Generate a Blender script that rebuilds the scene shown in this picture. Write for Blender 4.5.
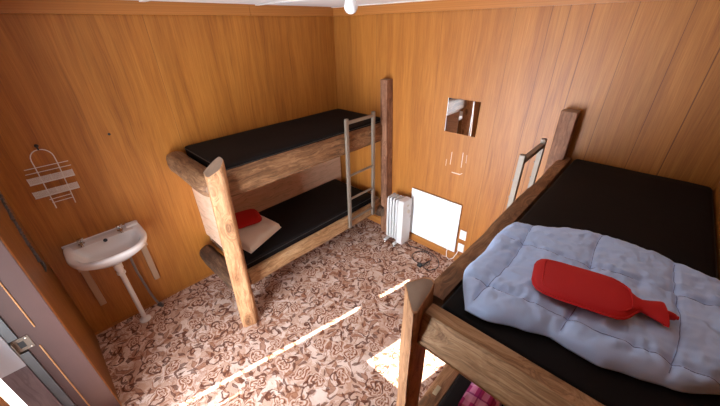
import bpy, bmesh, math, random
from mathutils import Vector, Matrix, noise as mnoise
random.seed(7)
PI = math.pi
for o in list(bpy.data.objects): bpy.data.objects.remove(o)
scn = bpy.context.scene
COL = scn.collection

# ------------------------------------------------------------------ camera
cam_data = bpy.data.cameras.new('camera')
cam = bpy.data.objects.new('camera', cam_data); COL.objects.link(cam)
YAW, PITCH, ROLL = -0.76747663, -0.51717236, -0.01966525
CAM = Vector((2.909, -2.656, 2.28))
fwd = Vector((math.sin(YAW)*math.cos(PITCH), math.cos(YAW)*math.cos(PITCH), math.sin(PITCH)))
rgt = Vector((math.cos(YAW), -math.sin(YAW), 0)); upv = rgt.cross(fwd)
RR = math.cos(ROLL)*rgt + math.sin(ROLL)*upv
UU = -math.sin(ROLL)*rgt + math.cos(ROLL)*upv
M = Matrix((RR, UU, -fwd)).transposed().to_4x4(); M.translation = CAM
cam.matrix_world = M
cam_data.sensor_fit = 'HORIZONTAL'; cam_data.sensor_width = 36.0
cam_data.lens = 36.0*311.17/720.0
cam_data.clip_start = 0.02
scn.camera = cam

# ------------------------------------------------------------------ sky, sun, exposure
scn.view_settings.view_transform = 'Standard'
scn.view_settings.look = 'None'
scn.view_settings.exposure = 0.0
scn.view_settings.gamma = 1.0
scn.view_settings.use_curve_mapping = False
world = bpy.data.worlds.new('sky'); scn.world = world; world.use_nodes = True
bg = world.node_tree.nodes['Background']
bg.inputs[0].default_value = (0.60, 0.76, 1.0, 1); bg.inputs[1].default_value = 1.6

SUN_AZ, SUN_EL = math.radians(12.27), math.radians(37)
sd = bpy.data.lights.new('sun', 'SUN'); sd.energy = 50; sd.angle = math.radians(0.4); sd.color = (1.0, 0.95, 0.87)
sun = bpy.data.objects.new('sun', sd); COL.objects.link(sun)
sdir = Vector((math.sin(SUN_AZ)*math.cos(SUN_EL), math.cos(SUN_AZ)*math.cos(SUN_EL), -math.sin(SUN_EL)))
sun.rotation_euler = sdir.to_track_quat('-Z', 'Y').to_euler(); sun.location = (1.0, -6, 5)

ad = bpy.data.lights.new('doorway_daylight', 'AREA'); ad.shape = 'RECTANGLE'
ad.size = 0.80; ad.size_y = 1.86; ad.spread = math.radians(134); ad.energy = 120; ad.color = (0.80, 0.89, 1.0)
al = bpy.data.objects.new('doorway_daylight', ad); COL.objects.link(al)
al.location = (1.58, -3.37, .98)
al.rotation_euler = Vector((0.0, 1, 0.10)).to_track_quat('-Z', 'Y').to_euler()

# ------------------------------------------------------------------ materials
def newmat(name):
    m = bpy.data.materials.new(name); m.use_nodes = True
    nt = m.node_tree
    return m, nt, nt.nodes['Principled BSDF']
class G:
    """tiny node graph helper"""
    def __init__(s, nt): s.nt = nt
    def n(s, t, **kw):
        nd = s.nt.nodes.new(t)
        for k, v in kw.items(): setattr(nd, k, v)
        return nd
    def link(s, a, b): s.nt.links.new(a, b)
    def val(s, sock, v):
        if hasattr(v, 'is_linked') or hasattr(v, 'links'): s.link(v, sock)
        else: sock.default_value = v
    def math(s, op, a, b=None, c=None, clamp=False):
        nd = s.n('ShaderNodeMath', operation=op); nd.use_clamp = clamp
        s.val(nd.inputs[0], a)
        if b is not None: s.val(nd.inputs[1], b)
        if c is not None: s.val(nd.inputs[2], c)
        return nd.outputs[0]
    def vmath(s, op, a, b=None):
        nd = s.n('ShaderNodeVectorMath', operation=op); s.val(nd.inputs[0], a)
        if b is not None: s.val(nd.inputs[1], b)
        return nd.outputs['Value'] if op in ('LENGTH', 'DISTANCE', 'DOT_PRODUCT') else nd.outputs[0]
    def scale(s, v, k):
        nd = s.n('ShaderNodeVectorMath', operation='SCALE'); s.val(nd.inputs[0], v); nd.inputs['Scale'].default_value = k
        return nd.outputs[0]
    def obj(s): return s.n('ShaderNodeTexCoord').outputs['Object']
    def mapping(s, v, sc=(1,1,1), loc=(0,0,0)):
        nd = s.n('ShaderNodeMapping'); s.link(v, nd.inputs[0]); nd.inputs['Scale'].default_value = sc; nd.inputs['Location'].default_value = loc
        return nd.outputs[0]
    def noise(s, v, sc=5, det=3, rough=.5, dist=0.0, out='Fac'):
        nd = s.n('ShaderNodeTexNoise'); s.link(v, nd.inputs['Vector']); nd.inputs['Scale'].default_value = sc
        nd.inputs['Detail'].default_value = det; nd.inputs['Roughness'].default_value = rough; nd.inputs['Distortion'].default_value = dist
        return nd.outputs[out]
    def ramp(s, f, stops, interp='LINEAR'):
        nd = s.n('ShaderNodeValToRGB'); s.link(f, nd.inputs[0]); cr = nd.color_ramp; cr.interpolation = interp
        while len(cr.elements) > 1: cr.elements.remove(cr.elements[-1])
        for i, (p, c) in enumerate(stops):
            e = cr.elements[0] if i == 0 else cr.elements.new(p)
            e.position = p; e.color = (c, c, c, 1) if isinstance(c, (int, float)) else (*c, 1)
        return nd.outputs[0]
    def mix(s, f, a, b, mode='MIX'):
        nd = s.n('ShaderNodeMix', data_type='RGBA', blend_type=mode); s.val(nd.inputs[0], f)
        for k, v in ((6, a), (7, b)):
            if isinstance(v, tuple): nd.inputs[k].default_value = (*v, 1)
            else: s.link(v, nd.inputs[k])
        return nd.outputs[2]
    def sep(s, v):
        nd = s.n('ShaderNodeSeparateXYZ'); s.link(v, nd.inputs[0]); return nd.outputs
    def comb(s, x, y, z):
        nd = s.n('ShaderNodeCombineXYZ')
        for i, v in enumerate((x, y, z)): s.val(nd.inputs[i], v)
        return nd.outputs[0]
    def bump(s, f, bs, strength=.3, dist=.01):
        nd = s.n('ShaderNodeBump'); nd.inputs['Strength'].default_value = strength; nd.inputs['Distance'].default_value = dist
        s.link(f, nd.inputs['Height']); s.link(nd.outputs[0], bs.inputs['Normal'])

def plain(name, col, rough=.5, metal=0.0, spec=.5, bump=0, bscale=60, vary=0.0):
    m, nt, bs = newmat(name); g = G(nt)
    bs.inputs['Base Color'].default_value = (*col, 1); bs.inputs['Roughness'].default_value = rough
    bs.inputs['Metallic'].default_value = metal; bs.inputs['Specular IOR Level'].default_value = spec
    if vary:
        f = g.noise(g.obj(), 9, 4, .6)
        c = g.mix(f, tuple(x*(1-vary) for x in col), tuple(min(1, x*(1+vary)) for x in col))
        g.link(c, bs.inputs['Base Color'])
    if bump: g.bump(g.noise(g.obj(), bscale, 3), bs, bump, .004)
    return m

def panel_mat(name, axis, c_dark, c_mid, c_light, grooves=(), seed=0.0, rough=.47, hue_pos=None):
    """varnished veneer panelling, grain running up the wall. axis = horizontal axis of the wall (0 = x, 1 = y)"""
    m, nt, bs = newmat(name); g = G(nt)
    P = g.obj(); S = g.sep(P); h = S[axis]
    v = g.comb(h, seed, S[2])
    warp = g.noise(g.mapping(v, (2.2, 1, .35)), 1.6, 3, .55, out='Color')
    wv = g.vmath('ADD', v, g.scale(g.vmath('SUBTRACT', warp, (.5, .5, .5)), .13))
    g1 = g.noise(g.mapping(wv, (11, 1, .6)), 1.6, 5, .65)
    g2 = g.noise(g.mapping(wv, (95, 1, 2.0)), 1.5, 5, .7)
    g3 = g.noise(g.mapping(v, (240, 1, 5)), 1.2, 2, .6)
    f = g.math('ADD', g.math('MULTIPLY', g1, .48), g.math('MULTIPLY', g2, .52))
    col = g.ramp(f, [(.31, c_dark), (.49, c_mid), (.67, c_light)])
    col = g.mix(.35, col, g.ramp(g3, [(.3, (.55, .55, .55)), (.6, (1, 1, 1))]), 'MULTIPLY')
    # dark grain streaks and small knots
    st = g.ramp(g.noise(g.mapping(wv, (34, 1, .9), (3, 0, 1)), 1.3, 4, .6), [(.60, 0.0), (.72, 1.0)])
    col = g.mix(g.math('MULTIPLY', st, .38), col, tuple(x*.55 for x in c_dark))
    # each board keeps a tone of its own
    bw = g.math('FLOOR', g.math('DIVIDE', h, .152))
    wn = g.n('ShaderNodeTexWhiteNoise', noise_dimensions='1D'); g.link(bw, wn.inputs['W'])
    tone = g.math('ADD', .96, g.math('MULTIPLY', wn.outputs[0], .08))
    col = g.mix(1.0, col, g.comb(tone, tone, tone), 'MULTIPLY')
    msk = None
    for x0, w in grooves:
        d = g.math('ABSOLUTE', g.math('SUBTRACT', h, x0))
        l = g.math('LESS_THAN', d, w)
        msk = l if msk is None else g.math('MAXIMUM', msk, l)
    if msk is not None:
        col = g.mix(g.math('MULTIPLY', msk, .75), col, tuple(x*.35 for x in c_dark))
        g.bump(g.math('SUBTRACT', g.math('MULTIPLY', g2, .15), msk), bs, .35, .002)
    g.link(col, bs.inputs['Base Color'])
    bs.inputs['Roughness'].default_value = rough
    bs.inputs['Specular IOR Level'].default_value = .5
    return m

def log_mat(name, c_dark, c_mid, c_light, seed=0.0, rough=.6, knots=1.0, ring=False):
    """timber with the grain along the local z axis"""
    m, nt, bs = newmat(name); g = G(nt)
    P = g.mapping(g.obj(), (1, 1, 1), (seed, seed*1.7, seed*.6))
    vo = g.n('ShaderNodeTexVoronoi'); g.link(g.mapping(P, (7, 7, 3.3)), vo.inputs['Vector']); vo.inputs['Scale'].default_value = 1.0
    kd = vo.outputs['Distance']
    warp = g.noise(g.mapping(P, (4, 4, 1.6)), 1.5, 3, .55, out='Color')
    wv = g.vmath('ADD', P, g.scale(g.vmath('SUBTRACT', warp, (.5, .5, .5)), .12))
    # grain bends round the knots
    kb = g.ramp(kd, [(.05, 1.0), (.42, 0.0)])
    wv = g.vmath('ADD', wv, g.mix(g.math('MULTIPLY', kb, knots), (0, 0, 0), (.07, .07, 0)))
    g1 = g.noise(g.mapping(wv, (15, 15, 1.5)), 1.4, 5, .65)
    g2 = g.noise(g.mapping(wv, (75, 75, 2.4)), 1.3, 4, .65)
    f = g.math('ADD', g.math('MULTIPLY', g1, .55), g.math('MULTIPLY', g2, .45))
    col = g.ramp(f, [(.36, c_dark), (.49, c_mid), (.60, c_light)])
    ln = g.ramp(g.noise(g.mapping(wv, (42, 42, 1.7), (2, 5, 1)), 1.2, 3, .5), [(.57, 0.0), (.63, 1.0), (.68, .2)])
    col = g.mix(g.math('MULTIPLY', ln, .5), col, tuple(x*.6 for x in c_dark))
    kn = g.ramp(kd, [(.045, 1.0), (.085, .45), (.12, .75), (.17, 0.0)])
    col = g.mix(g.math('MULTIPLY', kn, .65*knots), col, tuple(x*.45 for x in c_dark))
    blot = g.ramp(g.noise(P, 6.5, 5, .65), [(.50, 0.0), (.66, 1.0)])
    col = g.mix(g.math('MULTIPLY', blot, .45*min(1, knots+.2)), col, tuple(x*.8 for x in c_dark))
    g.link(col, bs.inputs['Base Color']); bs.inputs['Roughness'].default_value = rough
    bs.inputs['Specular IOR Level'].default_value = .25
    g.bump(g.math('ADD', g1, g.math('MULTIPLY', g2, .5)), bs, .5, .008)
    return m

def carpet_mat():
    m, nt, bs = newmat('floral_carpet'); g = G(nt)
    P = g.obj()
    w1 = g.noise(P, 5.5, 2, .5, out='Color'); w2 = g.noise(P, 21, 2, .5, out='Color')
    wp = g.vmath('ADD', P, g.scale(g.vmath('SUBTRACT', w1, (.5, .5, .5)), .13))
    wp = g.vmath('ADD', wp, g.scale(g.vmath('SUBTRACT', w2, (.5, .5, .5)), .034))
    flat = g.mapping(wp, (1, 1, 0))
    def cells(scale, shift, rnd):
        v = g.mapping(flat, (1, 1, 1), shift)
        vo = g.n('ShaderNodeTexVoronoi'); vo.voronoi_dimensions = '2D'; g.link(v, vo.inputs['Vector'])
        vo.inputs['Scale'].default_value = scale; vo.inputs['Randomness'].default_value = rnd
        d = g.vmath('SUBTRACT', v, vo.outputs['Position']); q = g.sep(d)
        rr = g.vmath('LENGTH', g.mapping(d, (1, 1, 0))); ang = g.math('ARCTAN2', q[1], q[0])
        return q, rr, ang, g.sep(vo.outputs['Color'])
    DARK, MID, TAN = (.11, .032, .017), (.33, .128, .066), (.50, .28, .185)
    col = g.ramp(g.noise(P, 7, 4, .6), [(.38, (.62, .43, .335)), (.62, (.76, .57, .47))])
    # trailing stems
    def stems(scale, mult, wd, thr, col):
        fld = g.noise(flat, scale, 1, .4)
        k = g.math('ABSOLUTE', g.math('SUBTRACT', g.math('FRACT', g.math('MULTIPLY', fld, mult)), .5))
        on = g.math('MULTIPLY', g.math('LESS_THAN', k, wd), g.math('GREATER_THAN', g.noise(P, 8, 2, .5), thr))
        return g.mix(g.math('MULTIPLY', on, .8), col, MID)
    # beds of tan and brown foliage with open ground between
    fo = g.ramp(g.noise(flat, 6.5, 4, .62), [(.49, 0.0), (.52, .85), (.60, .5), (.64, 1.0)])
    col = g.mix(fo, col, TAN)
    fo2 = g.ramp(g.noise(g.mapping(flat, (1, 1, 1), (4, 2, 0)), 10, 4, .65), [(.54, 0.0), (.57, .75), (.62, .25), (.66, .85)])
    col = g.mix(fo2, col, MID)
    col = stems(4.6, 4, .04, .48, col)
    # leaves: slim pointed ovals at odd angles
    for sc_, sh, a_, b_, c_ in ((9.5, (.13, .41, 0), .052, .019, MID), (12.5, (.57, .09, 0), .036, .012, DARK)):
        q, rr, ang, ro = cells(sc_, sh, .9)
        th = g.math('MULTIPLY', ro[0], 6.283)
        al_ = g.math('SUBTRACT', ang, th)
        lx = g.math('MULTIPLY', rr, g.math('COSINE', al_)); ly = g.math('ABSOLUTE', g.math('ADD', g.math('MULTIPLY', rr, g.math('SINE', al_)), g.math('MULTIPLY', g.math('MULTIPLY', lx, lx), 7)))
        e = g.math('ADD', g.math('POWER', g.math('DIVIDE', g.math('ABSOLUTE', lx), a_), 1.4), g.math('DIVIDE', ly, b_))
        leaf = g.ramp(e, [(.93, 1.0), (1.0, 0.0)])
        rim = g.ramp(e, [(.55, 0.0), (.72, 1.0), (.95, 1.0), (1.0, 0.0)])
        col = g.mix(g.math('MULTIPLY', leaf, .75), col, c_)
        col = g.mix(g.math('MULTIPLY', rim, .35), col, DARK)
    # blowsy scalloped blossoms
    for sc_, sh, R_, n_ in ((3.7, (0, 0, 0), .105, 2.5), (4.9, (.33, .61, 0), .062, 2.0)):
        q, rr, ang, ro = cells(sc_, sh, .75)
        ph = g.math('MULTIPLY', ro[0], 6.283)
        t = g.math('DIVIDE', rr, R_)
        ringi = g.math('FLOOR', g.math('MULTIPLY', t, 3))
        sc1 = g.math('ABSOLUTE', g.math('SINE', g.math('ADD', g.math('MULTIPLY', ang, n_), g.math('ADD', ph, g.math('MULTIPLY', t, 2.2)))))
        tt = g.math('ADD', t, g.math('MULTIPLY', g.math('SUBTRACT', .6, sc1), .30))
        ins = g.math('LESS_THAN', tt, 1.0)
        fr = g.math('FRACT', g.math('MULTIPLY', g.math('ADD', tt, g.math('MULTIPLY', g.noise(flat, 14, 2, .5), .5)), 2.3))
        pet = g.ramp(fr, [(0, DARK), (.10, MID), (.34, TAN), (.56, (.72, .53, .43)), (.76, (.60, .38, .28)), (.88, MID), (.97, DARK)])
    col = g.mix(g.math('MULTIPLY', ins, .93), col, pet)
    # curled tendrils
    q, rr, ang, ro = cells(7.3, (.71, .23, 0), .9)
    sp = g.math('SINE', g.math('ADD', g.math('ADD', ang, g.math('MULTIPLY', rr, 130)), g.math('MULTIPLY', ro[0], 6.283)))
    cur = g.math('MULTIPLY', g.math('LESS_THAN', rr, .05), g.math('GREATER_THAN', sp, .62))
    cur = g.math('MULTIPLY', cur, g.math('GREATER_THAN', ro[1], .35))
    col = g.mix(g.math('MULTIPLY', cur, .85), col, DARK)
    fz = g.noise(P, 150, 2, .6)
    col = g.mix(.45, col, g.ramp(fz, [(.3, (.62, .62, .62)), (.62, (1.0, 1.0, 1.0))]), 'MULTIPLY')
    g.link(col, bs.inputs['Base Color']); bs.inputs['Roughness'].default_value = .95; bs.inputs['Specular IOR Level'].default_value = .1
    g.bump(fz, bs, .5, .006)
    return m

def plaid_mat():
    m, nt, bs = newmat('pink_plaid'); g = G(nt); s = g.sep(g.obj())
    def stripe(c, f, w, ph=0): return g.math('LESS_THAN', g.math('FRACT', g.math('ADD', g.math('MULTIPLY', c, f), ph)), w)
    col = g.mix(g.math('MULTIPLY', stripe(s[0], 16, .45), .7), (.42, .03, .17), (.75, .30, .48))
    col = g.mix(g.math('MULTIPLY', stripe(s[1], 12, .4), .55), col, (.80, .42, .58))
    col = g.mix(g.math('MULTIPLY', stripe(s[0], 16, .1, .3), .8), col, (.25, .01, .12))
    col = g.mix(g.math('MULTIPLY', stripe(s[1], 12, .1, .6), .8), col, (.28, .01, .14))
    g.link(col, bs.inputs['Base Color']); bs.inputs['Roughness'].default_value = .9
    return m

def fabric_mat(name, col, sc=35, b=.25, rough=.85, vary=.08):
    m, nt, bs = newmat(name); g = G(nt); P = g.obj()
    f = g.noise(P, 5, 4, .6)
    g.link(g.mix(f, tuple(x*(1-vary) for x in col), tuple(min(1, x*(1+vary)) for x in col)), bs.inputs['Base Color'])
    bs.inputs['Roughness'].default_value = rough; bs.inputs['Specular IOR Level'].default_value = .2
    bs.inputs['Sheen Weight'].default_value = .15
    g.bump(g.noise(P, sc, 3, .55), bs, b, .006)
    return m

GRV = [(2.165, .0022), (2.27, .0022), (2.40, .0028), (2.62, .0018), (2.86, .0016), (3.03, .003), (1.93, .0014), (1.34, .0012), (.62, .0012)]
W_D, W_M, W_L = (.25, .073, .010), (.405, .139, .019), (.505, .197, .034)
MAT = dict(
    wall_l=panel_mat('veneer_left', 1, W_D, W_M, W_L, [(-.62, .0012), (-1.84, .0014)], 1.0),
    wall_b=panel_mat('veneer_back', 0, W_D, W_M, W_L, GRV, 4.0),
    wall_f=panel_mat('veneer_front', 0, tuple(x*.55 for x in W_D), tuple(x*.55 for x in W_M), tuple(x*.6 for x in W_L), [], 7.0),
    wall_r=panel_mat('veneer_right', 1, W_D, W_M, W_L, [(-1.2, .002)], 9.0),
    trim=panel_mat('trim_wood', 2, (.30, .095, .018), (.42, .15, .03), (.52, .21, .05), [], 2.0, .4),
    ply=log_mat('pale_plywood', (.66, .40, .255), (.73, .47, .315), (.79, .53, .37), 3.0, .6, .25),
    post=log_mat('planed_post', (.24, .095, .038), (.43, .205, .09), (.55, .29, .14), 1.0, .6, 1.3),
    rail=log_mat('weathered_rail', (.10, .043, .018), (.215, .10, .043), (.32, .165, .077), 5.0),
    rail_pale=log_mat('pale_rail', (.19, .09, .038), (.36, .19, .083), (.50, .295, .148), 8.0),
    log=log_mat('bark_log', (.09, .038, .017), (.19, .09, .042), (.30, .155, .073), 11.0, .65, 1.2),
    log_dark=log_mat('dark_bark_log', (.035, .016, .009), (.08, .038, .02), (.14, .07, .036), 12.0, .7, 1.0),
    dark=log_mat('dark_post', (.12, .048, .026), (.24, .105, .055), (.34, .165, .09), 14.0),
    end=plain('end_grain', (.27, .175, .115), .8, vary=.35, bump=.4, bscale=40),
    carpet=carpet_mat(),
    vinyl=plain('black_vinyl', (.009, .007, .0065), .7, 0, .12, .12, 26),
    seam=plain('black_piping', (.02, .018, .017), .5),
    duvet=fabric_mat('pale_blue_cotton', (.50, .66, .97), 22, .18),
    stitch=plain('blue_stitching', (.22, .26, .46), .9),
    cream=fabric_mat('cream_cover', (.86, .75, .62), 40, .2),
    bracket_wood=plain('bracket_timber', (.42, .27, .165), .6, vary=.15),
    rubber=plain('red_rubber', (.56, .014, .015), .55, 0, .3, .06, 120),
    rubber_pink=plain('pale_red_rubber', (.62, .09, .08), .45),
    denim=fabric_mat('navy_denim', (.025, .05, .16), 60, .3),
    maroon=fabric_mat('dark_red_cloth', (.12, .012, .03), 40, .3),
    plaid=plaid_mat(),
    white=plain('white_enamel', (.80, .79, .77), .35),
    board=plain('white_heater_board', (.86, .86, .85), .55, bump=.05, bscale=90),
    porcelain=plain('porcelain', (.76, .70, .66), .16, 0, .55),
    pvc=plain('white_pvc', (.74, .70, .66), .35),
    hose=plain('grey_braided_hose', (.28, .25, .23), .4, .5, bump=.4, bscale=220),
    chrome=plain('chrome', (.62, .60, .58), .2, 1.0),
    steel=plain('brushed_tube', (.23, .175, .13), .5, .3, vary=.12),
    black=plain('black_plastic', (.015, .014, .014), .4),
    grey=plain('grey_gap', (.12, .11, .11), .7),
    wire=plain('white_wire', (.74, .68, .62), .4),
    mirror=plain('mirror_glass', (.86, .88, .88), .02, 1.0),
    mirror_edge=plain('mirror_edge', (.82, .84, .82), .25, .2),
    ceil=plain('white_ceiling', (.90, .86, .83), .7, vary=.03),
    batten=plain('white_batten', (.78, .74, .71), .6),
    jamb=plain('stained_jamb', (.080, .032, .024), .38, vary=.14),
    edge_wood=log_mat('bright_orange_edge', (.38, .15, .05), (.52, .24, .09), (.60, .32, .14), 22.0, .4, .2),  # brighter orange than the jamb, for doorway edges and beads
    galv=plain('grey_metal_strip', (.15, .155, .16), .42, .8, vary=.15),
    outer=log_mat('grey_purple_frame', (.17, .12, .125), (.20, .145, .15), (.23, .17, .175), 24.0, .5, .05),
    outer_pale=plain('pale_grey_frame', (.50, .49, .52), .6),  # paler grey for the upper part of the outer frame
    concrete=plain('concrete', (.46, .45, .43), .9, vary=.15, bump=.3, bscale=50),
    plank=log_mat('grey_planks', (.18, .14, .11), (.28, .22, .18), (.36, .3, .25), 27.0),
    bulb=plain('opal_glass', (.86, .84, .82), .25),
    tape=plain('old_tape', (.66, .52, .40), .35),
    brass=plain('dull_foil', (.40, .33, .20), .5, .3),
    torn=plain('torn_grey_lining', (.10, .085, .08), .7, vary=.5),
    cable=plain('dark_cable', (.03, .026, .025), .5),
    ivory=plain('ivory_plastic', (.82, .81, .78), .4),
    stain=plain('yellowed_enamel', (.55, .48, .38), .5),
    fin_enamel=plain('radiator_enamel', (.60, .58, .56), .45),  # greyish enamel for the fins and manifolds
    white_dull=plain('worn_white_enamel', (.68, .65, .62), .45, vary=.1),
)

# ------------------------------------------------------------------ mesh builders
WP = {}
class MB:
    def __init__(s): s.v = []; s.f = []; s.mi = []
    def add(s, vs, fs, mi=0):
        b = len(s.v); s.v += [Vector(v) for v in vs]
        for k, f in enumerate(fs):
            s.f.append(tuple(b+i for i in f)); s.mi.append(mi if isinstance(mi, int) else mi[k])
        return s
    def box(s, lo, hi, bev=0.0, mi=0):
        bm = bmesh.new(); bmesh.ops.create_cube(bm, size=1)
        lo, hi = Vector(lo), Vector(hi); d = hi-lo; c = (hi+lo)/2
        for v in bm.verts: v.co = Vector((v.co.x*d.x, v.co.y*d.y, v.co.z*d.z))+c
        if bev > 0: bmesh.ops.bevel(bm, geom=bm.edges[:]+bm.verts[:], offset=min(bev, min(d)*.45), segments=2, profile=.5, affect='EDGES')
        bm.verts.ensure_lookup_table()
        s.add([v.co for v in bm.verts], [[v.index for v in f.verts] for f in bm.faces], mi); bm.free()
        return s
    def tube(s, pts, r, n=10, caps=True, mi=0, square=False):
        pts = [Vector(p) for p in pts]; rs = r if isinstance(r, (list, tuple)) else [r]*len(pts)
        t0 = (pts[1]-pts[0]).normalized()
        x = t0.cross(Vector((0, 0, 1)))
        if x.length < .05: x = t0.cross(Vector((1, 0, 0)))
        x.normalize(); rings = []
        for i, p in enumerate(pts):
            a = pts[max(0, i-1)]; b = pts[min(len(pts)-1, i+1)]; t = (b-a).normalized()
            x = (x - t*x.dot(t)).normalized(); y = t.cross(x)
            rings.append([p + (x*math.cos(2*PI*k/n+(PI/4 if square else 0)) + y*math.sin(2*PI*k/n+(PI/4 if square else 0)))*rs[i] for k in range(n)])
        return s.loft(rings, caps, mi)
    def loft(s, rings, caps=True, mi=0, closed=True, cap_mi=None):
        n = len(rings[0]); vs = [v for r in rings for v in r]; fs = []
        for i in range(len(rings)-1):
            for k in range(n if closed else n-1):
                a = i*n+k; b = i*n+(k+1) % n
                fs.append((a, b, b+n, a+n))
        m = [mi]*len(fs)
        if caps:
            c = mi if cap_mi is None else cap_mi
            fs.append(tuple(range(n-1, -1, -1))); fs.append(tuple((len(rings)-1)*n+k for k in range(n))); m += [c, c]
        return s.add(vs, fs, m)
    def lathe(s, prof, origin, axis=(0, 0, 1), n=20, mi=0):
        ax = Vector(axis).normalized(); x = ax.orthogonal().normalized(); y = ax.cross(x); o = Vector(origin)
        rings = [[o+ax*h+(x*math.cos(2*PI*k/n)+y*math.sin(2*PI*k/n))*max(r, 1e-4) for k in range(n)] for r, h in prof]
        return s.loft(rings, True, mi)
    def sheet(s, fn, nu, nv, mi=0):
        vs = [fn(i/nu, j/nv) for j in range(nv+1) for i in range(nu+1)]
        fs = [(j*(nu+1)+i, j*(nu+1)+i+1, (j+1)*(nu+1)+i+1, (j+1)*(nu+1)+i) for j in range(nv) for i in range(nu)]
        return s.add(vs, fs, mi)
    def build(s, name, mats, parent=None, origin=None, smooth=38, rot=None):
        mats = mats if isinstance(mats, (list, tuple)) else [mats]
        if origin is None:
            lo = Vector(tuple(min(v[i] for v in s.v) for i in range(3))); hi = Vector(tuple(max(v[i] for v in s.v) for i in range(3)))
            origin = Vector(((lo.x+hi.x)/2, (lo.y+hi.y)/2, lo.z if parent is None else (lo.z+hi.z)/2))
        origin = Vector(origin)
        me = bpy.data.meshes.new(name); me.from_pydata([v if rot is not None else v-origin for v in s.v], [], s.f)
        for m in mats: me.materials.append(MAT[m])
        for p, i in zip(me.polygons, s.mi): p.material_index = i
        bm = bmesh.new(); bm.from_mesh(me); bmesh.ops.recalc_face_normals(bm, faces=bm.faces[:]); bm.to_mesh(me); bm.free()
        me.validate()
        if smooth:
            for p in me.polygons: p.use_smooth = True
            me.set_sharp_from_angle(angle=math.radians(smooth))
        o = bpy.data.objects.new(name, me); COL.objects.link(o)
        if 20 < smooth < 40: w = o.modifiers.new('weighted_normal', 'WEIGHTED_NORMAL'); w.keep_sharp = True
        if parent is not None: o.parent = parent; o.location = origin - WP[parent.name]
        else: o.location = origin
        if rot is not None: o.rotation_euler = rot.to_euler()
        WP[o.name] = origin
        return o

def tag(o, label=None, cat=None, group=None, kind=None):
    for k, v in (('label', label), ('category', cat), ('group', group), ('kind', kind)):
        if v: o[k] = v
    return o
def empty(name, loc, label=None, cat=None, group=None, kind=None):
    o = bpy.data.objects.new(name, None); COL.objects.link(o); o.location = loc; o.empty_display_size = .1
    WP[o.name] = Vector(loc); return tag(o, label, cat, group, kind)
def struct(name, mb, mat, origin=(0, 0, 0), smooth=30):
    return tag(mb.build(name, mat, None, origin, smooth), kind='structure')

def make_log(name, p0, p1, r0, r1, mat, parent, clips=(), bumpy=.012, n=28, seed=0, cap_round=.012, shape=None, top=None, tri=None):
    """a timber from p0 to p1, grain along local z; clips = flat sawn faces as (world direction, distance from axis)"""
    p0, p1 = Vector(p0), Vector(p1); ax = (p1-p0); L = ax.length; ax.normalize()
    if abs(ax.z) > .8: x = Vector((1, 0, 0))
    else: x = Vector((0, 0, 1))
    x = (x-ax*x.dot(ax)).normalized(); y = ax.cross(x)
    R = Matrix((x, y, ax)).transposed()
    seg = max(6, int(L/.06)); rings = []
    cl = [(R.transposed() @ Vector(d).normalized(), k) for d, k in clips]
    zs = [0, cap_round*.6] + [cap_round*2 + (L-cap_round*4)*i/seg for i in range(seg+1)] + [L-cap_round*.6, L]
    for i, z in enumerate(zs):
        t = z/L; r = r0+(r1-r0)*t; ring = []
        if i in (0, len(zs)-1): r -= cap_round
        elif i in (1, len(zs)-2): r -= cap_round*.35
        for k in range(n):
            a = 2*PI*k/n
            nn = mnoise.noise(Vector((math.cos(a)*1.2+seed*3.1, math.sin(a)*1.2, z*2.6+seed)))
            n2 = mnoise.noise(Vector((math.cos(a)*3+seed, math.sin(a)*3+9, z*9)))
            rr = r + bumpy*nn + bumpy*.3*n2
            if shape: rr *= shape(a, t)
            v = Vector((rr*math.cos(a), rr*math.sin(a), z))
            for d, kk in cl:
                h = v.x*d.x+v.y*d.y+0*v.z
                lim = kk + bumpy*.25*nn
                if h > lim: v -= Vector((d.x, d.y, 0))*(h-lim)
            ring.append(v)
        rings.append(ring)
    if tri:
        nz = len(zs); rings = []
        for i, z in enumerate(zs):
            sh = 1.0 if 0 < i < nz-1 else .9
            rings.append([Vector((px*sh + .004*mnoise.noise(Vector((px*30, seed, z*4))), py*sh + .004*mnoise.noise(Vector((py*30, seed+4, z*4))), z)) for px, py in tri])
    mb = MB(); mb.loft(rings, True, 0, True, 1)
    if top:
        for v in mb.v:
            top(v, L)
    return mb.build(name, [mat, 'end'], parent, p0, 40, R)

def box_obj(name, lo, hi, mat, parent, bev=.003): return MB().box(lo, hi, bev).build(name, mat, parent)

# ------------------------------------------------------------------ the setting
RX, RY, RZ = 3.30, -2.965, 2.46
DX0, DX1, DZ = 0.87, 1.95, 2.05
struct('floor', MB().box((-.1, RY-.31, -.1), (RX+.1, .1, 0)), 'carpet')
struct('wall_left', MB().box((-.1, RY-.31, 0), (0, .1, RZ)), 'wall_l')
struct('wall_back', MB().box((0, 0, 0), (RX, .1, RZ)), 'wall_b')
struct('wall_right', MB().box((RX, RY-.31, 0), (RX+.1, .1, RZ)), 'wall_r')
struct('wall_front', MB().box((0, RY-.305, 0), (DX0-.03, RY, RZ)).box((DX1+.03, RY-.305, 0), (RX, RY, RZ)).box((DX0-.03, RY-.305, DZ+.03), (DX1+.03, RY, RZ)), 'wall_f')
struct('ceiling', MB().box((-.1, RY-.31, RZ), (RX+.1, .1, RZ+.1)), 'ceil')
cb = MB()
for yy in (-.02, -.92, -1.82, -2.72): cb.box((.0, yy-.02, RZ-.008), (RX, yy+.02, RZ), .003)
struct('trim_1', cb, 'batten')
struct('trim_2', MB().box((0, RY, RZ-.084), (.022, -1.0, RZ), .003).box((0, -.998, RZ-.085), (.021, 0, RZ), .003), 'trim')
struct('trim_3', MB().box((.022, -.022, RZ-.085), (RX, 0, RZ), .003), 'trim')
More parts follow.
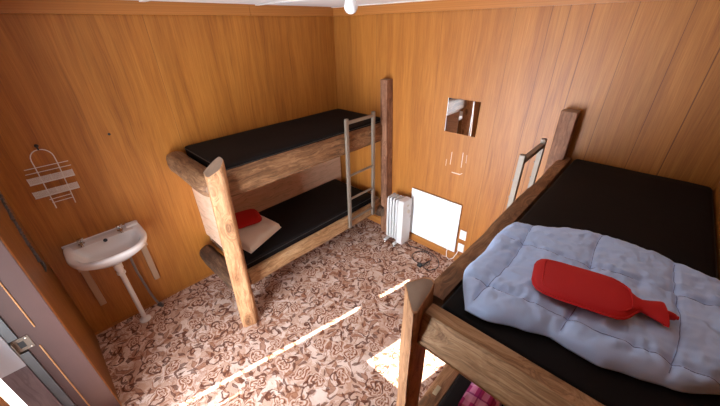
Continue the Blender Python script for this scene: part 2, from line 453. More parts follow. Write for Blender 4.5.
struct('trim_4', MB().box((RX-.022, RY, RZ-.085), (RX, -.022, RZ), .003).box((.022, RY, RZ-.085), (RX-.022, RY+.022, RZ), .003), 'trim')
struct('baseboard_back', MB().box((.0, -.012, 0), (RX, 0, .095), .003), 'trim')
struct('baseboard_left', MB().box((0, RY, 0), (.010, -.012, .022), .003), 'trim')
struct('ground', MB().box((-6, -12, -.3), (9, RY-.31, -.02)), 'concrete')

# doorway in the near wall: deep stained lining, metal seal strip and strike plate
door = empty('door_1', (DX0, RY, 0), kind='structure')
def vbox(name, lo, hi, mat, par, bev=.003):
    return MB().box(lo, hi, bev).build(name, mat, par)
def jamb_boards(x0, x1, name):
    return vbox(name, (x0, RY-.16, 0), (x1, RY+.001, DZ), 'jamb', door)
jl = jamb_boards(DX0-.028, DX0, 'jamb')
jr = jamb_boards(DX1, DX1+.028, 'jamb')
vbox('head', (DX0-.028, RY-.30, DZ), (DX1+.028, RY+.004, DZ+.028), 'jamb', door)
vbox('threshold', (DX0, RY-.30, 0), (DX1, RY-.16, .025), 'outer', door)
vbox('architrave', (DX0-.040, RY, 0), (DX0-.004, RY+.003, DZ+.04), 'edge_wood', door, .004)
vbox('architrave', (DX1+.004, RY, 0), (DX1+.060, RY+.003, DZ+.04), 'edge_wood', door, .004)
vbox('architrave', (DX0-.040, RY, DZ+.004), (DX1+.060, RY+.003, DZ+.06), 'edge_wood', door, .004)
vbox('bead', (DX0-.002, RY-.119, 0), (DX0+.005, RY-.113, .80), 'edge_wood', door, .002)
vbox('bead', (DX0-.002, RY-.090, .92), (DX0+.005, RY-.084, DZ), 'edge_wood', door, .002)
ol = vbox('outer_frame', (DX0-.028, RY-.300, 0), (DX0+.012, RY-.20, .72), 'outer', door)
vbox('outer_frame', (DX0-.028, RY-.300, .72), (DX0+.012, RY-.20, DZ), 'outer_pale', door)
vbox('outer_frame', (DX1-.012, RY-.300, 0), (DX1+.028, RY-.16, DZ), 'outer', door)
vbox('seal_strip', (DX0-.002, RY-.198, 0), (DX0+.009, RY-.160, .80), 'galv', door, .002)['label'] = 'grey metal seal strip'
vbox('seal_strip', (DX0-.002, RY-.198, .90), (DX0+.009, RY-.160, DZ), 'galv', door, .002)['label'] = 'grey metal seal strip'
sp = MB().box((DX0, RY-.188, .81), (DX0+.004, RY-.128, .895), .001)
sp.box((DX0, RY-.192, .81), (DX0+.03, RY-.188, .895), .001)
so = sp.build('strike_plate', 'steel', door); so['label'] = 'shiny metal strike plate'
for zz in (.820, .885): MB().lathe([(.006, 0), (.006, .002), (.004, .004)], (DX0+.004, RY-.140, zz), (1, 0, 0), 10).build('screw', 'chrome', so)
MB().box((DX0+.004, RY-.176, .832), (DX0+.0055, RY-.152, .872)).build('latch_hole', 'black', so)

# unseen plank screen, added outside the door so its gaps shape the sun streaks
ps = empty('added_plank_screen', (1.2, -3.42, -.02), 'added upright plank screen, unseen outside the open doorway, shaping the sun streaks', 'screen')
SY = -3.42; off = -math.tan(SUN_AZ)*(RY-SY)      # shift of a sun ray between the wall plane and the screen
def pl(x0, x1, z1, z0=-.02, y=SY, name='plank'):
    make_log(name, ((x0+x1)/2+off, y, z0), ((x0+x1)/2+off, y, z1), .6, .6, 'plank', ps, clips=[((1, 0, 0), (x1-x0)/2), ((-1, 0, 0), (x1-x0)/2), ((0, 1, 0), .012), ((0, -1, 0), .012)], bumpy=0, cap_round=.002)
pl(.888, 1.078, 2.35); pl(1.116, 1.236, 2.35); pl(1.256, 1.42, 2.35); pl(1.421, 1.578, 2.35)
pl(1.579, 1.80, 1.43); pl(1.801, 2.12, 1.43)
pl(1.15, 1.34, 2.30, .86, SY-.027, 'batten')
box_obj('rail', (.89+off, SY-.065, 1.76), (1.575+off, SY-.041, 1.92), 'plank', ps)
box_obj('rail', (.89+off, SY-.065, .10), (2.10+off, SY-.041, .20), 'plank', ps)

# ------------------------------------------------------------------ left bunk
LB = 'log framed bunk bed along the left wall with a steel ladder on it'
lb = empty('bunk_bed', (.4, -.95, 0), 'rustic log bunk bed in the left corner, rounded end log and a peaked front post', 'bunk bed', 'log bunk beds')
def peak(v, L):                       # hewn top falling away to the back and both sides
    d = v.z-(L-.10)
    if d > 0:
        w = min(1, d/.085)
        v.z -= w*((.085-v.y)*.72 + 3.0*v.x*v.x)
post_tri = None
make_log('post', (.845, -1.985, 0), (.795, -1.922, 1.518), .088, .082, 'post', lb, clips=[((-.25, -1, 0), .058), ((1, -.35, 0), .068), ((0, 1, 0), .070), ((-1, 0, 0), .072)], bumpy=.008, seed=1, cap_round=.006, top=peak)
make_log('post', (.868, -.066, 0), (.806, -.056, 1.81), .075, .070, 'dark', lb, clips=[((0, -1, 0), .045), ((1, 0, 0), .042), ((0, 1, 0), .050), ((-1, 0, 0), .050)], bumpy=.008, seed=2, cap_round=.005)
make_log('side_rail', (.715, -1.86, 1.285), (.715, -.02, 1.275), .114, .107, 'rail', lb, clips=[((1, 0, .0), .084), ((-1, 0, 0), -.053), ((0, 0, 1), .102)], bumpy=.012, seed=3)
make_log('side_rail', (.715, -1.86, .365), (.715, -.02, .345), .098, .092, 'rail_pale', lb, clips=[((1, 0, .15), .082), ((-1, 0, 0), -.026), ((0, 0, 1), .08)], bumpy=.010, seed=4)
make_log('end_log', (.03, -1.935, 1.308), (.765, -1.935, 1.285), .094, .088, 'log', lb, clips=[((0, 1, 0), .07)], bumpy=.014, seed=5, cap_round=.03)
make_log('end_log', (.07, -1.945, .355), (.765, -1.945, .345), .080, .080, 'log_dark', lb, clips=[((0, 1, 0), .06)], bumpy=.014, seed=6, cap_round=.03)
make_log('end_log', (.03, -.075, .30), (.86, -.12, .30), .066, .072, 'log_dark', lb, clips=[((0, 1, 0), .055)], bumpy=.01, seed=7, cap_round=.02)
def ply(name, p0, p1, w, th, horiz, par, mat='ply'):
    # a sheet whose grain runs from p0 to p1
    return make_log(name, p0, p1, 2, 2, mat, par, clips=[(horiz, w/2), (tuple(-a for a in horiz), w/2)] + th, bumpy=0, cap_round=.001)
ply('end_panel', (.004, -1.868, .855), (.70, -1.868, .855), .72, [((0, 1, 0), .007), ((0, -1, 0), .007)], (0, 0, 1), lb)
ply('wall_panel', (.009, -1.855, .80), (.009, -.02, .80), .80, [((1, 0, 0), .006), ((-1, 0, 0), .006)], (0, 0, 1), lb)
ply('bed_base', (.36, -1.85, 1.295), (.36, -.02, 1.295), .66, [((0, 0, 1), .012), ((0, 0, -1), .012)], (1, 0, 0), lb)
ply('bed_base', (.36, -1.85, .395), (.36, -.02, .395), .66, [((0, 0, 1), .012), ((0, 0, -1), .012)], (1, 0, 0), lb)

def mattress(x0, x1, y0, y1, z0, z1, label, group, name='mattress'):
    bm = bmesh.new(); bmesh.ops.create_cube(bm, size=1)
    d = Vector((x1-x0, y1-y0, z1-z0)); c = Vector(((x0+x1)/2, (y0+y1)/2, (z0+z1)/2))
    for v in bm.verts: v.co = Vector((v.co.x*d.x, v.co.y*d.y, v.co.z*d.z))
    bmesh.ops.subdivide_edges(bm, edges=[e for e in bm.edges if abs(e.verts[0].co.z-e.verts[1].co.z) < .001], cuts=14, use_grid_fill=True)
    bmesh.ops.bevel(bm, geom=[e for e in bm.edges if len(e.link_faces) == 2 and e.calc_face_angle() > 1], offset=.018, segments=3, profile=.5, affect='EDGES')
    for v in bm.verts:
        if v.co.z > 0:
            ex = 1-abs(v.co.x)/(d.x/2); ey = 1-abs(v.co.y)/(d.y/2)
            v.co.z += .008*min(1, 6*ex)*min(1, 12*ey) + .005*mnoise.noise(v.co*4) * min(1, 8*ex)
    mb = MB(); bm.verts.index_update(); mb.add([v.co+c for v in bm.verts], [[v.index for v in f.verts] for f in bm.faces]); bm.free()
    o = tag(mb.build(name, 'vinyl', None, (c.x, c.y, z0), 50), label, 'mattress', group)
    # welted seam round the upper edge
    q = .006; w = MB(); zz = z1-.016
    loop = []
    for (ax, ay, a0) in ((x1, y1, 0), (x0, y1, PI/2), (x0, y0, PI), (x1, y0, 3*PI/2)):
        sx = ax-.018*(1 if ax == x1 else -1); sy = ay-.018*(1 if ay == y1 else -1)
        for k in range(4): a = a0+k*PI/6; loop.append((sx+.019*math.cos(a), sy+.019*math.sin(a), zz))
    loop.append(loop[0]); w.tube(loop, .0035, 6)
    w.build('piping', 'seam', o)
    return o
mattress(.021, .760, -1.842, -.016, 1.312, 1.406, 'thin black vinyl mattress on the upper level of the left bunk', 'black bunk mattresses')
mattress(.023, .727, -1.85, -.14, .408, .498, 'black vinyl mattress on the lower level of the left bunk under the cream pillow', 'black bunk mattresses')

# steel ladders hooked on the bunks
def ladder(name, x, y0, y1, z0, z1, rungs, side, label):
    t = empty(name, (x, (y0+y1)/2, z0), label, 'ladder', 'steel bunk ladders')
    for y in (y0, y1):
        box_obj('rail', (x-.015, y-.017, z0), (x+.015, y+.017, z1), 'steel', t, .003)
    box_obj('top_bar', (x-.014, y0+.018, z1-.055), (x+.014, y1-.018, z1-.027), 'steel', t, .003)
    for z in rungs: MB().tube([(x, y0+.015, z), (x, y1-.015, z)], .0125, 12).build('rung', 'steel', t)
    for y in (y0, y1):
        for z in (z1-.16, z1-.27):
            MB().lathe([(.009, 0), (.009, .004), (.005, .007)], (x+.0151*side, y, z), (side, 0, 0), 10).build('bolt', 'steel', t)
    return t
ladder('ladder', .822, -.655, -.275, .325, 1.535, [.42, .68, .95], 1, 'dull steel ladder hooked on the front rail of the left bunk')

# folded cream pillow and the red hot water bottle on the lower left bunk
def cushion(name, corners, z0, h, mat, label, cat, n=26, wr=.012, seed=0, group=None, edge=.10):
    a, b, c, d = [Vector((*p, 0)) for p in corners]
    def top(u, v):
        p = a*(1-u)*(1-v)+b*u*(1-v)+c*u*v+d*(1-u)*v
        e = min(u, 1-u, v, 1-v)
        hh = h*(1-(1-min(1, e/edge))**2.2)**.5 if e < edge else h
        hh *= .72+.28*math.sin(PI*u)*math.sin(PI*v)
        p.z = z0+.003+hh + wr*mnoise.noise(Vector((u*5+seed, v*5, seed)))*min(1, e*9)
        return p
    mb = MB(); mb.sheet(top, n, n)
    def bot(u, v):
        p = a*(1-u)*(1-v)+b*u*(1-v)+c*u*v+d*(1-u)*v; p.z = z0; return p
    mb.sheet(bot, n, n)
    bm = bmesh.new(); me = bpy.data.meshes.new('t')
    bm.free()
    return mb
cp = cushion('pillow', [(.035, -1.37), (.50, -1.315), (.655, -1.745), (.14, -1.82)], .513, .075, 'cream', '', '', seed=3)
po = tag(cp.build('pillow', 'cream', None), 'folded cream pillow lying on the lower black mattress of the left bunk', 'pillow')

def water_bottle(name, p0, p1, halfw, th, z0, label, group, tilt=0.0, flip=False, mat='rubber', zfun=None):
    """flat ribbed rubber bottle: bottom end at p0, stopper end at p1"""
    p0, p1 = Vector((*p0, 0)), Vector((*p1, 0)); ax = p1-p0; L = ax.length; ax.normalize(); sd_ = Vector((-ax.y, ax.x, 0))
    t = empty(name, (*(p0+ax*L*.4).to_2d(), z0), label, 'hot water bottle', group)
    zf = zfun or (lambda s: z0)
    prof = [(0, .10, .25), (.008, .45, .45), (.022, .68, .62), (.05, .86, .8), (.10, .96, .95), (.2, 1.0, 1.0), (.35, 1.0, 1.0), (.5, 1.0, 1.0), (.60, .98, 1.0), (.645, .90, .95), (.685, .72, .85), (.72, .48, .80), (.75, .33, .74), (.775, .29, .72)]
    rings = []
    N = 40
    for s, w, h in prof:
        ring = []
        for k in range(N):
            a = 2*PI*k/N; cx = math.copysign(abs(math.cos(a))**.55, math.cos(a)); sz = math.copysign(abs(math.sin(a))**.9, math.sin(a))
            c = p0+ax*(s*L)+sd_*(cx*w*halfw)
            c.z = zf(s)+th*.5+sz*h*th*.5
            ring.append(c)
        rings.append(ring)
    MB().loft(rings).build('body', mat, t, None, 60)
    # raised welt round the outline, flared collar and stopper
    wl = MB(); loop = []
    for sgn in (1, -1):
        pr_ = prof[1:-1] if sgn == 1 else list(reversed(prof[1:-1]))
        for s, w, h in pr_:
            c = p0+ax*(s*L)+sd_*(sgn*w*halfw*1.02); c.z = zf(s)+th*.5; loop.append(c)
    loop.append(loop[0]); wl.tube(loop, .0045, 6); wl.build('welt', mat, t)
    # inner border ridge on the face
    loop = []
    inn = [(.075, .0), (.075, .55), (.09, .74), (.14, .84), (.3, .86), (.5, .86), (.60, .80), (.66, .66), (.70, .45), (.71, 0)]
    for sgn in (1, -1):
        for s, w in (inn if sgn == 1 else reversed(inn)):
            c = p0+ax*(s*L)+sd_*(sgn*w*halfw)
            # height of the face there
            wi = min(1, w); hh = (1-abs(wi)**3.2)**.55
            c.z = zf(s)+th*.5+hh*th*.5*.93; loop.append(c)
    loop.append(loop[0]); r = MB(); r.tube(loop, .003, 6); r.build('border_ridge', mat, t)
    col_ = [(.76, .29, .72), (.79, .31, .72), (.85, .42, .80), (.915, .56, .92), (.928, .56, .88), (.925, .47, .7), (.90, .22, .4)]
    rings = []
    for s, w, h in col_:
        ring = []
        for k in range(24):
            a = 2*PI*k/24; c = p0+ax*(s*L)+sd_*(math.cos(a)*w*halfw); c.z = zf(s)+th*.5+math.sin(a)*h*th*.5; ring.append(c)
        rings.append(ring)
    MB().loft(rings).build('collar', mat, t, None, 60)
    st = MB(); c0 = p0+ax*(.90*L); c0.z = zf(.9)+th*.5
    st.lathe([(.013, 0), (.013, .02*L/.37), (.010, .032), (.006, .036), (.006, .040)], c0, tuple(ax), 14)
    so_ = st.build('stopper', mat if mat != 'rubber' or not flip else 'rubber_pink', t)
    return t
water_bottle('hot_water_bottle', (.27, -1.41), (.165, -1.855), .150, .045, .600, 'red rubber hot water bottle lying on the cream pillow behind the bunk post', 'hot water bottles', flip=True,
             zfun=lambda s: .600-.05*max(0, s-.70)/.30)

# ------------------------------------------------------------------ right bunk
rb = empty('bunk_bed', (2.9, -.95, 0), 'rustic log bunk bed at the right with a sawn post top, blue quilt above', 'bunk bed', 'log bunk beds')
# split post with one sharp arris towards the viewer
tri0 = [(-.052, .047), (-.066, .032), (-.063, .020), (.016, -.052), (.028, -.057), (.036, -.046), (.027, .045), (.018, .085), (.004, .096), (-.022, .088)]
dens = []
for i in range(len(tri0)):
    a, b = tri0[i], tri0[(i+1) % len(tri0)]
    for k in range(3): dens.append((a[0]+(b[0]-a[0])*k/3, a[1]+(b[1]-a[1])*k/3))
def slant(v, L):
    if v.z > L-.05: v.z += v.y*.22
make_log('post', (2.512, -1.975, 0), (2.512, -1.975, 1.470), .07, .07, 'post', rb, tri=dens, seed=3, cap_round=.004, top=slant)
make_log('post', (2.475, -.066, 0), (2.460, -.066, 1.745), .075, .072, 'dark', rb, clips=[((0, -1, 0), .048), ((1, 0, 0), .050), ((0, 1, 0), .050), ((-1, 0, 0), .050)], bumpy=.006, seed=12, cap_round=.005)
make_log('side_rail', (2.560, -1.875, 1.305), (2.545, -.02, 1.300), .125, .118, 'rail', rb, clips=[((-1, 0, 0), .078), ((1, 0, 0), .005), ((0, 0, 1), .110)], bumpy=.012, seed=13)
make_log('side_rail', (2.535, -1.875, .40), (2.535, -.02, .40), .090, .085, 'rail', rb, clips=[((-1, 0, 0), .075), ((1, 0, 0), .02)], bumpy=.010, seed=14)
make_log('end_rail', (2.548, -1.955, 1.343), (3.296, -1.950, 1.348), .100, .100, 'rail_pale', rb, clips=[((0, -1, .25), .036), ((0, 1, 0), .036), ((0, 0, 1), .078), ((0, 0, -1), .046)], bumpy=.010, seed=15, cap_round=.012)
make_log('end_rail', (2.552, -1.915, .36), (3.296, -1.915, .36), .085, .085, 'log', rb, clips=[((0, 1, 0), .03)], bumpy=.010, seed=16)
ply('bed_base', (2.93, -1.905, 1.300), (2.93, -.02, 1.300), .72, [((0, 0, 1), .012), ((0, 0, -1), .012)], (1, 0, 0), rb)
ply('bed_base', (2.93, -1.865, .395), (2.93, -.02, .395), .72, [((0, 0, 1), .012), ((0, 0, -1), .012)], (1, 0, 0), rb)
mattress(2.572, 3.285, -1.905, -.018, 1.313, 1.412, 'black vinyl mattress on the upper level of the right bunk under the blue quilt', 'black bunk mattresses')
mattress(2.562, 3.29, -1.868, -.018, .408, .498, 'black mattress on the lower level of the right bunk under the pink cloth', 'black bunk mattresses')
ladder('ladder', 2.440, -.865, -.50, .42, 1.648, [.52, .80, 1.08, 1.30], -1, 'dull steel ladder rising above the side rail of the right bunk')

# quilt: padded, with stitched channels and a soft rolled edge
QX0, QX1, QY0, QY1, QZ = 2.558, 3.282, -1.88, -1.07, 1.428
SEAMX = (2.668, 2.912, 3.155); SEAMY = (-1.752, -1.42)
FRONT = [(2.55, -1.872), (2.637, -1.872), (2.767, -1.837), (2.87, -1.797), (2.936, -1.803), (3.0, -1.812), (3.087, -1.787), (3.17, -1.751), (3.29, -1.675)]
BACK = [(2.55, -1.26), (2.60, -1.225), (2.686, -1.18), (2.79, -1.11), (2.883, -1.075), (3.026, -1.088), (3.151, -1.115), (3.29, -1.16)]
def lerp_tab(t, x):
    for (a, b), (c, d) in zip(t, t[1:]):
        if x <= c: k = max(0, (x-a)/(c-a)); k = k*k*(3-2*k)*.5+k*.5; return b+(d-b)*k
    return t[-1][1]
def quilt_pos(u, v):
    # outline drifts like a hand-thrown cover
    x0 = QX0+(QX1-QX0)*u
    y = lerp_tab(FRONT, x0)*(1-v)+lerp_tab(BACK, x0)*v
    xl = QX0 + .085*min(1, max(0, (-1.70-y)/.17))**1.2 + .03*max(0, (y+1.32)/.15)**2 + .005*math.sin(y*19)
    x = xl+(QX1-xl)*u
    y += .006*math.sin(x*23)*(1-v)**3
    e_l = min(1, u/.10); e_f = min(1, v/.15); e_b = min(1, (1-v)/.12); e_r = min(1, (1-u)/.05)
    rnd = lambda t: math.sqrt(max(0, 1-(1-t)**2))
    body = rnd(e_l)*.35+.65*rnd(min(1, u/.06))
    body *= rnd(e_f)*.75+.25*rnd(min(1, v/.05)); body *= rnd(e_b); body *= .6+.4*rnd(e_r)
    h = .046
    n1 = mnoise.noise(Vector((x*5.5, y*5.5, 2))); n2 = mnoise.noise(Vector((x*13+n1, y*13, 7))); n3 = mnoise.noise(Vector((x*28, y*17, 1)))
    h += .006*n1+.006*n2+.005*n3 - .010*max(0, (v-.55)/.45)
    w = 1e9
    for s in SEAMX: w = min(w, abs(x-s+.012*math.sin(y*9)))
    wy = 1e9
    for s in SEAMY: wy = min(wy, abs(y-s-.13*max(0, x-2.75)))
    dip = math.exp(-(w/.010)**2)*.009 + math.exp(-(wy/.010)**2)*.010
    pil = .007*(1-math.exp(-(w/.05)**2))
    # wrinkles pulled towards the stitching
    rk = .0032*math.sin(y*75+4*n1)*math.exp(-(w/.05)**2) + .0035*math.sin(x*80+5*n2)*math.exp(-(wy/.06)**2) + .006*mnoise.noise(Vector((x*14+y*8, y*34-x*14, 3)))*min(1, v*6) + .0035*mnoise.noise(Vector((x*55-y*20, y*38+x*30, 5)))
    return x, y, QZ+.004+max(.0, (h-dip+pil+rk)*body)
mb = MB(); mb.sheet(lambda u, v: Vector(quilt_pos(u, v)), 120, 120)
mb.sheet(lambda u, v: Vector((*quilt_pos(u, v)[:2], QZ)), 40, 40)
qo = tag(mb.build('quilt', 'duvet', None, None, 75), 'pale blue padded quilt folded on the upper mattress of the right bunk', 'quilt')
def qz(x, y):
    best = None
    v = (y-QY0)/(QY1-QY0); u = (x-QX0)/(QX1-QX0)
    for _ in range(14):
        px, py, pz = quilt_pos(min(1, max(0, u)), min(1, max(0, v)))
        u += (x-px)/(QX1-QX0); v += (y-py)/(QY1-QY0)
    return quilt_pos(min(1, max(0, u)), min(1, max(0, v)))[2]
sm = MB()
for s in SEAMX:
    pts = []
    for k in range(60):
        y = lerp_tab(FRONT, s)+.02+(lerp_tab(BACK, s)-lerp_tab(FRONT, s)-.06)*k/59; x = s-.012*math.sin(y*9)
        pts.append((x, y, qz(x, y)+.0004))
    sm.tube(pts, .0014, 5)
for s in SEAMY:
    pts = []
    for k in range(60):
        x = QX0+.06+(QX1-QX0-.08)*k/59; y = s+.13*max(0, x-2.75)
        pts.append((x, y, qz(x, y)+.0004))
    sm.tube(pts, .0014, 5)
sm.build('stitching', 'stitch', qo)
zb = max(qz(2.80+.05*i, -1.66+.03*j) for i in range(6) for j in range(5))
water_bottle('hot_water_bottle', (2.769, -1.632), (3.150, -1.553), .096, .034, zb-.004, 'red rubber hot water bottle lying on the pale blue quilt', 'hot water bottles',
             zfun=lambda s: zb+.001-.006*max(0, s-.7)/.3)

# things on the lower right bunk
pk = cushion('b', [(2.645, -1.30), (2.80, -1.28), (2.82, -1.68), (2.650, -1.72)], .514, .15, '', '', '', wr=.03, seed=8, edge=.05)
tag(pk.build('blanket', 'plaid', None), 'crumpled pink and magenta plaid blanket on the lower right mattress', 'blanket')
dn = cushion('b', [(2.812, -1.40), (3.04, -1.32), (3.06, -1.58), (2.83, -1.67)], .514, .13, '', '', '', wr=.035, seed=15, edge=.06)
tag(dn.build('jeans', 'denim', None), 'bundled dark blue denim lying beside the pink plaid blanket', 'clothing')
fo = MB().box((2.500, -1.68, .480), (2.525, -1.62, .490), .003)
tag(fo.build('paper_tag', 'brass', None), 'small creased pale tag stuck on the lower right bunk rail', 'tag')

# ------------------------------------------------------------------ washbasin on the left wall
wb = empty('washbasin', (0.0, -2.61, .70), 'small white porcelain washbasin on the left wall with two chrome taps', 'washbasin')
def dshape(t, cx, cy, wx_b, wx_f, wy, p=3.2):
    # superellipse, square at the wall and bowed at the front
    c, s_ = math.cos(t), math.sin(t)
    ex, ey = (2/2.3, 2/2.7) if c > 0 else (2/9, 2/9)
    x = math.copysign(abs(c)**ex, c)*(wx_f if c > 0 else wx_b); y = math.copysign(abs(s_)**ey, s_)*wy
    return cx+x, cy+y
loops = [(.19, .14, .10, .13, .735), (.19, .17, .15, .19, .775), (.20, .195, .19, .232, .815), (.20, .197, .212, .246, .845), (.20, .198, .226, .251, .868), (.20, .197, .222, .248, .880), (.20, .192, .213, .241, .884),
         (.215, .105, .178, .214, .880), (.22, .105, .160, .200, .868), (.23, .085, .130, .165, .810), (.24, .06, .09, .115, .780), (.24, .02, .02, .02, .774)]
rings = []
for cx, b, f_, w, z in loops: rings.append([(*dshape(2*PI*k/64, cx, -2.61, b, f_, w), z) for k in range(64)])
MB().loft(rings).build('bowl', 'porcelain', wb, None, 50)
up = MB().box((.002, -2.858, .87), (.014, -2.362, .889), .004)
up.box((.004, -2.455, .87), (.070, -2.366, .900), .012)
up.build('upstand', 'porcelain', wb)
MB().lathe([(.014, 0), (.014, .002), (.009, .003)], (.118, -2.61, .872), (.75, 0, .65), 14).build('overflow', 'black', wb)
def tap(y, s):
    t = MB().lathe([(.020, 0), (.020, .005), (.013, .008), (.012, .022), (.017, .026), (.019, .036), (.016, .046), (.008, .050)], (.062, y, .882), n=16)
    t.tube([(.066, y, .898), (.10, y, .906), (.128, y, .902), (.138, y, .892)], [.011, .010, .009, .009], 10)
    for a in (0, PI/2):
        dx, dy = math.cos(a+.5)*.024, math.sin(a+.5)*.024
        t.tube([(.062-dx, y-dy, .921), (.062+dx, y+dy, .921)], .0055, 8)
    o = t.build('tap', 'chrome', wb)
    return o
tap(-2.745, 1); tap(-2.495, -1)
for y in (-2.815, -2.398):
    bk = MB(); bk.box((.002, y-.022, .265), (.026, y+.022, .80), .003); bk.box((.002, y-.016, .755), (.23, y+.016, .785), .003)
    bk.build('bracket', 'bracket_wood', wb)['label'] = 'pale wooden bracket'
wp = MB(); wp.lathe([(.034, 0), (.034, -.02), (.024, -.03), (.024, -.075), (.031, -.08), (.031, -.13), (.026, -.135), (.026, -.165), (.030, -.168), (.030, -.185), (.022, -.19), (.0195, -.20)], (.150, -2.615, .742), (0, 0, 1), 18)
wp.tube([(.150, -2.615, .62), (.140, -2.615, .012)], .0185, 16)
wp.lathe([(.045, 0), (.045, .010), (.030, .018), (.022, .03)], (.140, -2.615, .001), n=20)
wp.build('waste_pipe', 'pvc', wb)
hs = [(.090, -2.52, .80), (.075, -2.515, .62), (.040, -2.515, .45), (.025, -2.505, .30), (.030, -2.495, .16), (.036, -2.480, .05), (.050, -2.468, .014), (.07, -2.44, .012)]
MB().tube(hs, .010, 10).build('supply_hose', 'hose', wb)
vv = MB().lathe([(.014, 0), (.014, .05)], (.055, -2.475, .016), (1, .5, 0), 12); vv.lathe([(.010, 0), (.010, .022)], (.08, -2.462, .024), n=10)
vv.build('valve', 'galv', wb)

# wire rack hanging from a hook
rk = empty('wire_rack', (.0, -2.705, 1.19), 'white wire soap rack hanging from a hook above the washbasin', 'rack')
wf = MB()
arch = [(.012, -2.768, 1.19), (.012, -2.760, 1.50)] + [(.012, -2.7025-.0575*math.cos(a), 1.545+.062*math.sin(a)) for a in [PI*k/10 for k in range(11)]] + [(.012, -2.645, 1.50), (.012, -2.660, 1.19)]
wf.tube(arch, .0032, 8)
for z, ya, yb in ((1.496, -2.815, -2.588), (1.464, -2.822, -2.585), (1.263, -2.778, -2.660), (1.236, -2.772, -2.66)): wf.tube([(.016, ya, z), (.016, yb, z)], .0026, 8)
wf.build('frame', 'wire', rk)
for z, ya, yb in ((1.392, -2.828, -2.590), (1.297, -2.838, -2.598)):
    sh = MB()
    for k in range(10):
        x = .014+.002*k; sh.tube([(x, ya, z+.005*k), (x, yb, z+.005*k)], .0017, 6)
    for k in range(3):
        x = .014+.009*k; sh.tube([(x, ya, z), (x, yb, z)], .0020, 6)
    for y in (ya+.002, (ya+yb)/2, yb-.002): sh.tube([(.012, y, z), (.034, y, z+.048)], .0022, 6)
    sh.build('shelf', 'wire', rk)
hk = MB().tube([(.0, -2.700, 1.628), (.018, -2.700, 1.624), (.024, -2.700, 1.610), (.028, -2.700, 1.622)], .0045, 8)
hk.lathe([(.012, 0), (.010, .004)], (.0, -2.700, 1.630), (1, 0, 0), 10)
tag(hk.build('hook', 'black', None), 'small black hook on the left wall holding the wire rack', 'hook')
nl = MB().lathe([(.009, 0), (.009, .006), (.004, .009)], (.0, -2.303, 1.616), (1, 0, 0), 10)
tag(nl.build('nail', 'black', None), 'dark nail head in the left wall between rack and bunk', 'nail')

# torn lining strip by the near corner
tn = MB(); L_ = []; R_ = []
for k in range(27):
    t = k/26; z = 1.43-.52*t; x = .16+.16*math.sin(t*2.2)-.03*t
    L_.append((x-.015-.02*random.random(), z)); R_.append((x+.02+.035*random.random()*(1+math.sin(k*1.3)), z))
for i in range(26):
    a, b, c, d = L_[i], R_[i], R_[i+1], L_[i+1]
    vs = [(p[0], RY+.001, p[1]) for p in (a, b, c, d)] + [(p[0], RY+.006+.007*(j % 2), p[1]) for j, p in enumerate((a, b, c, d))]
    tn.add(vs, [(0, 1, 2, 3), (7, 6, 5, 4), (0, 4, 5, 1), (1, 5, 6, 2), (2, 6, 7, 3), (3, 7, 4, 0)])
tag(tn.build('torn_lining', 'torn', None, None, 0), 'ragged grey torn strip on the dark near wall by the corner left of the washbasin', 'wall lining')

# ------------------------------------------------------------------ back wall
mr = empty('mirror', (1.638, 0, 1.40), 'small square frameless mirror fixed on the back wall', 'mirror')
MB().box((1.489, -.006, 1.402), (1.7265, -.001, 1.705)).build('glass', 'mirror', mr)
MB().box((1.7315, -.006, 1.402), (1.790, -.001, 1.705)).build('glass', 'mirror', mr)
MB().box((1.7265, -.0065, 1.402), (1.7315, -.001, 1.705), .0005).build('pale_line', 'mirror_edge', mr)  # pale upright line dividing the glass
MB().box((1.484, -.0065, 1.402), (1.489, -.001, 1.705), .0005).build('edge', 'mirror_edge', mr)
tpe = empty('tape_marks', (1.64, 0, 1.01), 'pale leftover strips of old tape on the back wall below the mirror', 'tape')
def strip(x0, z0, x1, z1, w=.006):
    d = Vector((x1-x0, 0, z1-z0)).normalized(); n_ = Vector((d.z, 0, -d.x))*w/2
    a, b = Vector((x0, 0, z0)), Vector((x1, 0, z1))
    vs = [a+n_, a-n_, b-n_, b+n_]; tp = MB().add([v+Vector((0, -.0004, 0)) for v in vs]+[v+Vector((0, -.0011, 0)) for v in vs], [(0, 1, 2, 3), (7, 6, 5, 4), (0, 4, 5, 1), (1, 5, 6, 2), (2, 6, 7, 3), (3, 7, 4, 0)]); tp.build('strip', 'tape', tpe, None, 0)
strip(1.588, 1.215, 1.585, 1.085); strip(1.700, 1.235, 1.702, 1.085); strip(1.612, 1.01, 1.70, 1.012, .010); strip(1.70, 1.012, 1.722, 1.03); strip(1.54, 1.13, 1.54, 1.06, .004); strip(1.74, 1.22, 1.742, 1.14, .003)

ht = empty('panel_heater', (1.48, 0, .11), 'flat white panel heater mounted low on the back wall', 'heater')
MB().box((1.184, -.030, .118), (1.783, -.016, .703), .004).build('panel', 'board', ht)
MB().box((1.21, -.016, .14), (1.77, -.001, .68), .001).build('backing', 'grey', ht)
cd = [(1.700, -.018, .125), (1.695, -.03, .085), (1.71, -.045, .03), (1.745, -.05, .012), (1.785, -.04, .045), (1.81, -.03, .11), (1.825, -.03, .16)]
MB().tube(cd, .004, 8).build('cord', 'ivory', ht)
for z0, z1, lab in ((.305, .415, 'white wall socket beside the panel heater, upper of two'), (.145, .245, 'white wall socket close to the skirting beside the panel heater, lower of two')):
    sk = empty('wall_socket', (1.838, 0, z0), lab, 'socket', 'sockets by the heater')
    MB().box((1.803, -.010, z0), (1.873, -.0005, z1), .003).build('plate', 'ivory', sk)
    MB().box((1.828, -.014, z1-.04), (1.840, -.010, z1-.02), .001).build('switch', 'ivory', sk)

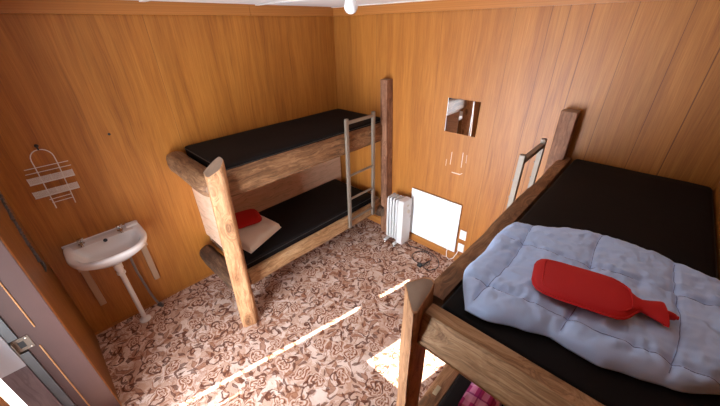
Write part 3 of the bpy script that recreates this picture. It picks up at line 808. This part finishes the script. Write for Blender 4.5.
# oil filled column radiator
rd = empty('radiator', (1.08, -.16, 0), 'white oil filled column radiator on castors beside the bunk post', 'radiator')
def fin_profile(h, d, cut=.03, n=6):
    pts = []
    for (sy, sz, a0) in ((1, 1, 0), (-1, 1, PI/2), (-1, -1, PI), (1, -1, 3*PI/2)):
        for k in range(n+1):
            a = a0+PI/2*k/n; pts.append((sy*(d/2-cut)+cut*math.cos(a), sz*(h/2-cut)+cut*math.sin(a)))
    return pts
def slab(x0, x1, h, d, cy, cz, bulge=.6, cut=.03):
    mb = MB(); pr_ = fin_profile(h, d, cut); rings = []
    for t, sc in ((0, .80), (.12, .93), (.5, 1.0), (.88, .93), (1, .80)):
        k = 1-(1-sc)*bulge
        rings.append([(x0+(x1-x0)*t, cy+p[0]*(1-(1-k)*.5), cz+p[1]*(1-(1-k)*.2)) for p in pr_])
    return mb.loft(rings)
for i in range(4):
    x = 1.000+.040*i
    slab(x, x+.026, .54, .150, -.165, .345).build('fin', 'fin_enamel', rd)
for z in (.53, .14): MB().tube([(1.0, -.165, z), (1.17, -.165, z)], .02, 12).build('manifold', 'fin_enamel', rd)
eb = slab(1.158, 1.232, .575, .165, -.165, .335, .5, .028); ebo = eb.build('control_box', 'white_dull', rd)
MB().lathe([(.022, 0), (.022, .010), (.016, .014)], (1.2325, -.145, .47), (1, 0, 0), 16).build('dial', 'stain', ebo)
MB().box((1.2318, -.17, .54), (1.236, -.14, .56), .001).build('switch', 'stain', ebo)
MB().box((1.2318, -.11, .37), (1.2345, -.085, .40), .001).build('rating_plate', 'stain', ebo)
for x in (1.018, 1.150):
    ft = MB().box((x-.018, -.285, .042), (x+.018, -.045, .062), .006)
    fo_ = ft.build('foot_bar', 'pvc', rd)
    for y in (-.270, -.06):
        MB().lathe([(.019, -.011), (.020, -.009), (.020, .009), (.019, .011)], (x, y, .0205), (1, 0, 0), 14).build('castor', 'chrome', fo_)

# mains lead coiled on the carpet
cbl = []
def loop_pt(a, rx, ry): return (1.50+rx*math.cos(a), -.225+ry*math.sin(a), .006)
pts = [(1.22, -.11, .02), (1.28, -.13, .006), (1.36, -.105, .006), (1.46, -.085, .006), (1.56, -.085, .006), (1.66, -.13, .006), (1.715, -.21, .006), (1.715, -.29, .006), (1.665, -.345, .006), (1.59, -.325, .006), (1.60, -.255, .009)]
for k in range(14):
    a = .2+k*.46; pts.append((1.50+.105*math.cos(a), -.215+.108*math.sin(a), .006+.006*(k/13)))
pts += [(1.63, -.275, .012), (1.575, -.335, .012)]
from mathutils.geometry import interpolate_bezier
def smooth_path(p, n=5):
    p = [Vector(q) for q in p]; out = []
    for i in range(len(p)-1):
        a, b = p[i], p[i+1]; pa = p[max(0, i-1)]; nb = p[min(len(p)-1, i+2)]
        out += interpolate_bezier(a, a+(b-pa)/6, b-(nb-a)/6, b, n)[:-1]
    return out+[p[-1]]
ml = empty('power_cord', (1.5, -.22, 0), 'dark mains lead coiled on the carpet in front of the heater', 'cord')
MB().tube(smooth_path(pts), .0042, 7).build('lead', 'cable', ml)
MB().box((1.54, -.372, .001), (1.590, -.332, .034), .008).build('plug', 'black', ml)

# ------------------------------------------------------------------ lamp under the ceiling
lp = empty('ceiling_lamp', (1.705, -1.443, 2.33), 'bare white light bulb hanging under the ceiling in front of the corner', 'lamp')
MB().lathe([(.042, 0), (.042, -.010), (.026, -.016), (.022, -.040), (.019, -.045)], (1.705, -1.443, RZ), n=20).build('lamp_holder', 'white', lp)
MB().lathe([(.0135, 0), (.0145, -.010), (.020, -.025), (.028, -.042), (.0315, -.058), (.030, -.070), (.022, -.082), (.010, -.0885), (.001, -.0895)], (1.705, -1.443, RZ-.042), n=24).build('bulb', 'bulb', lp)
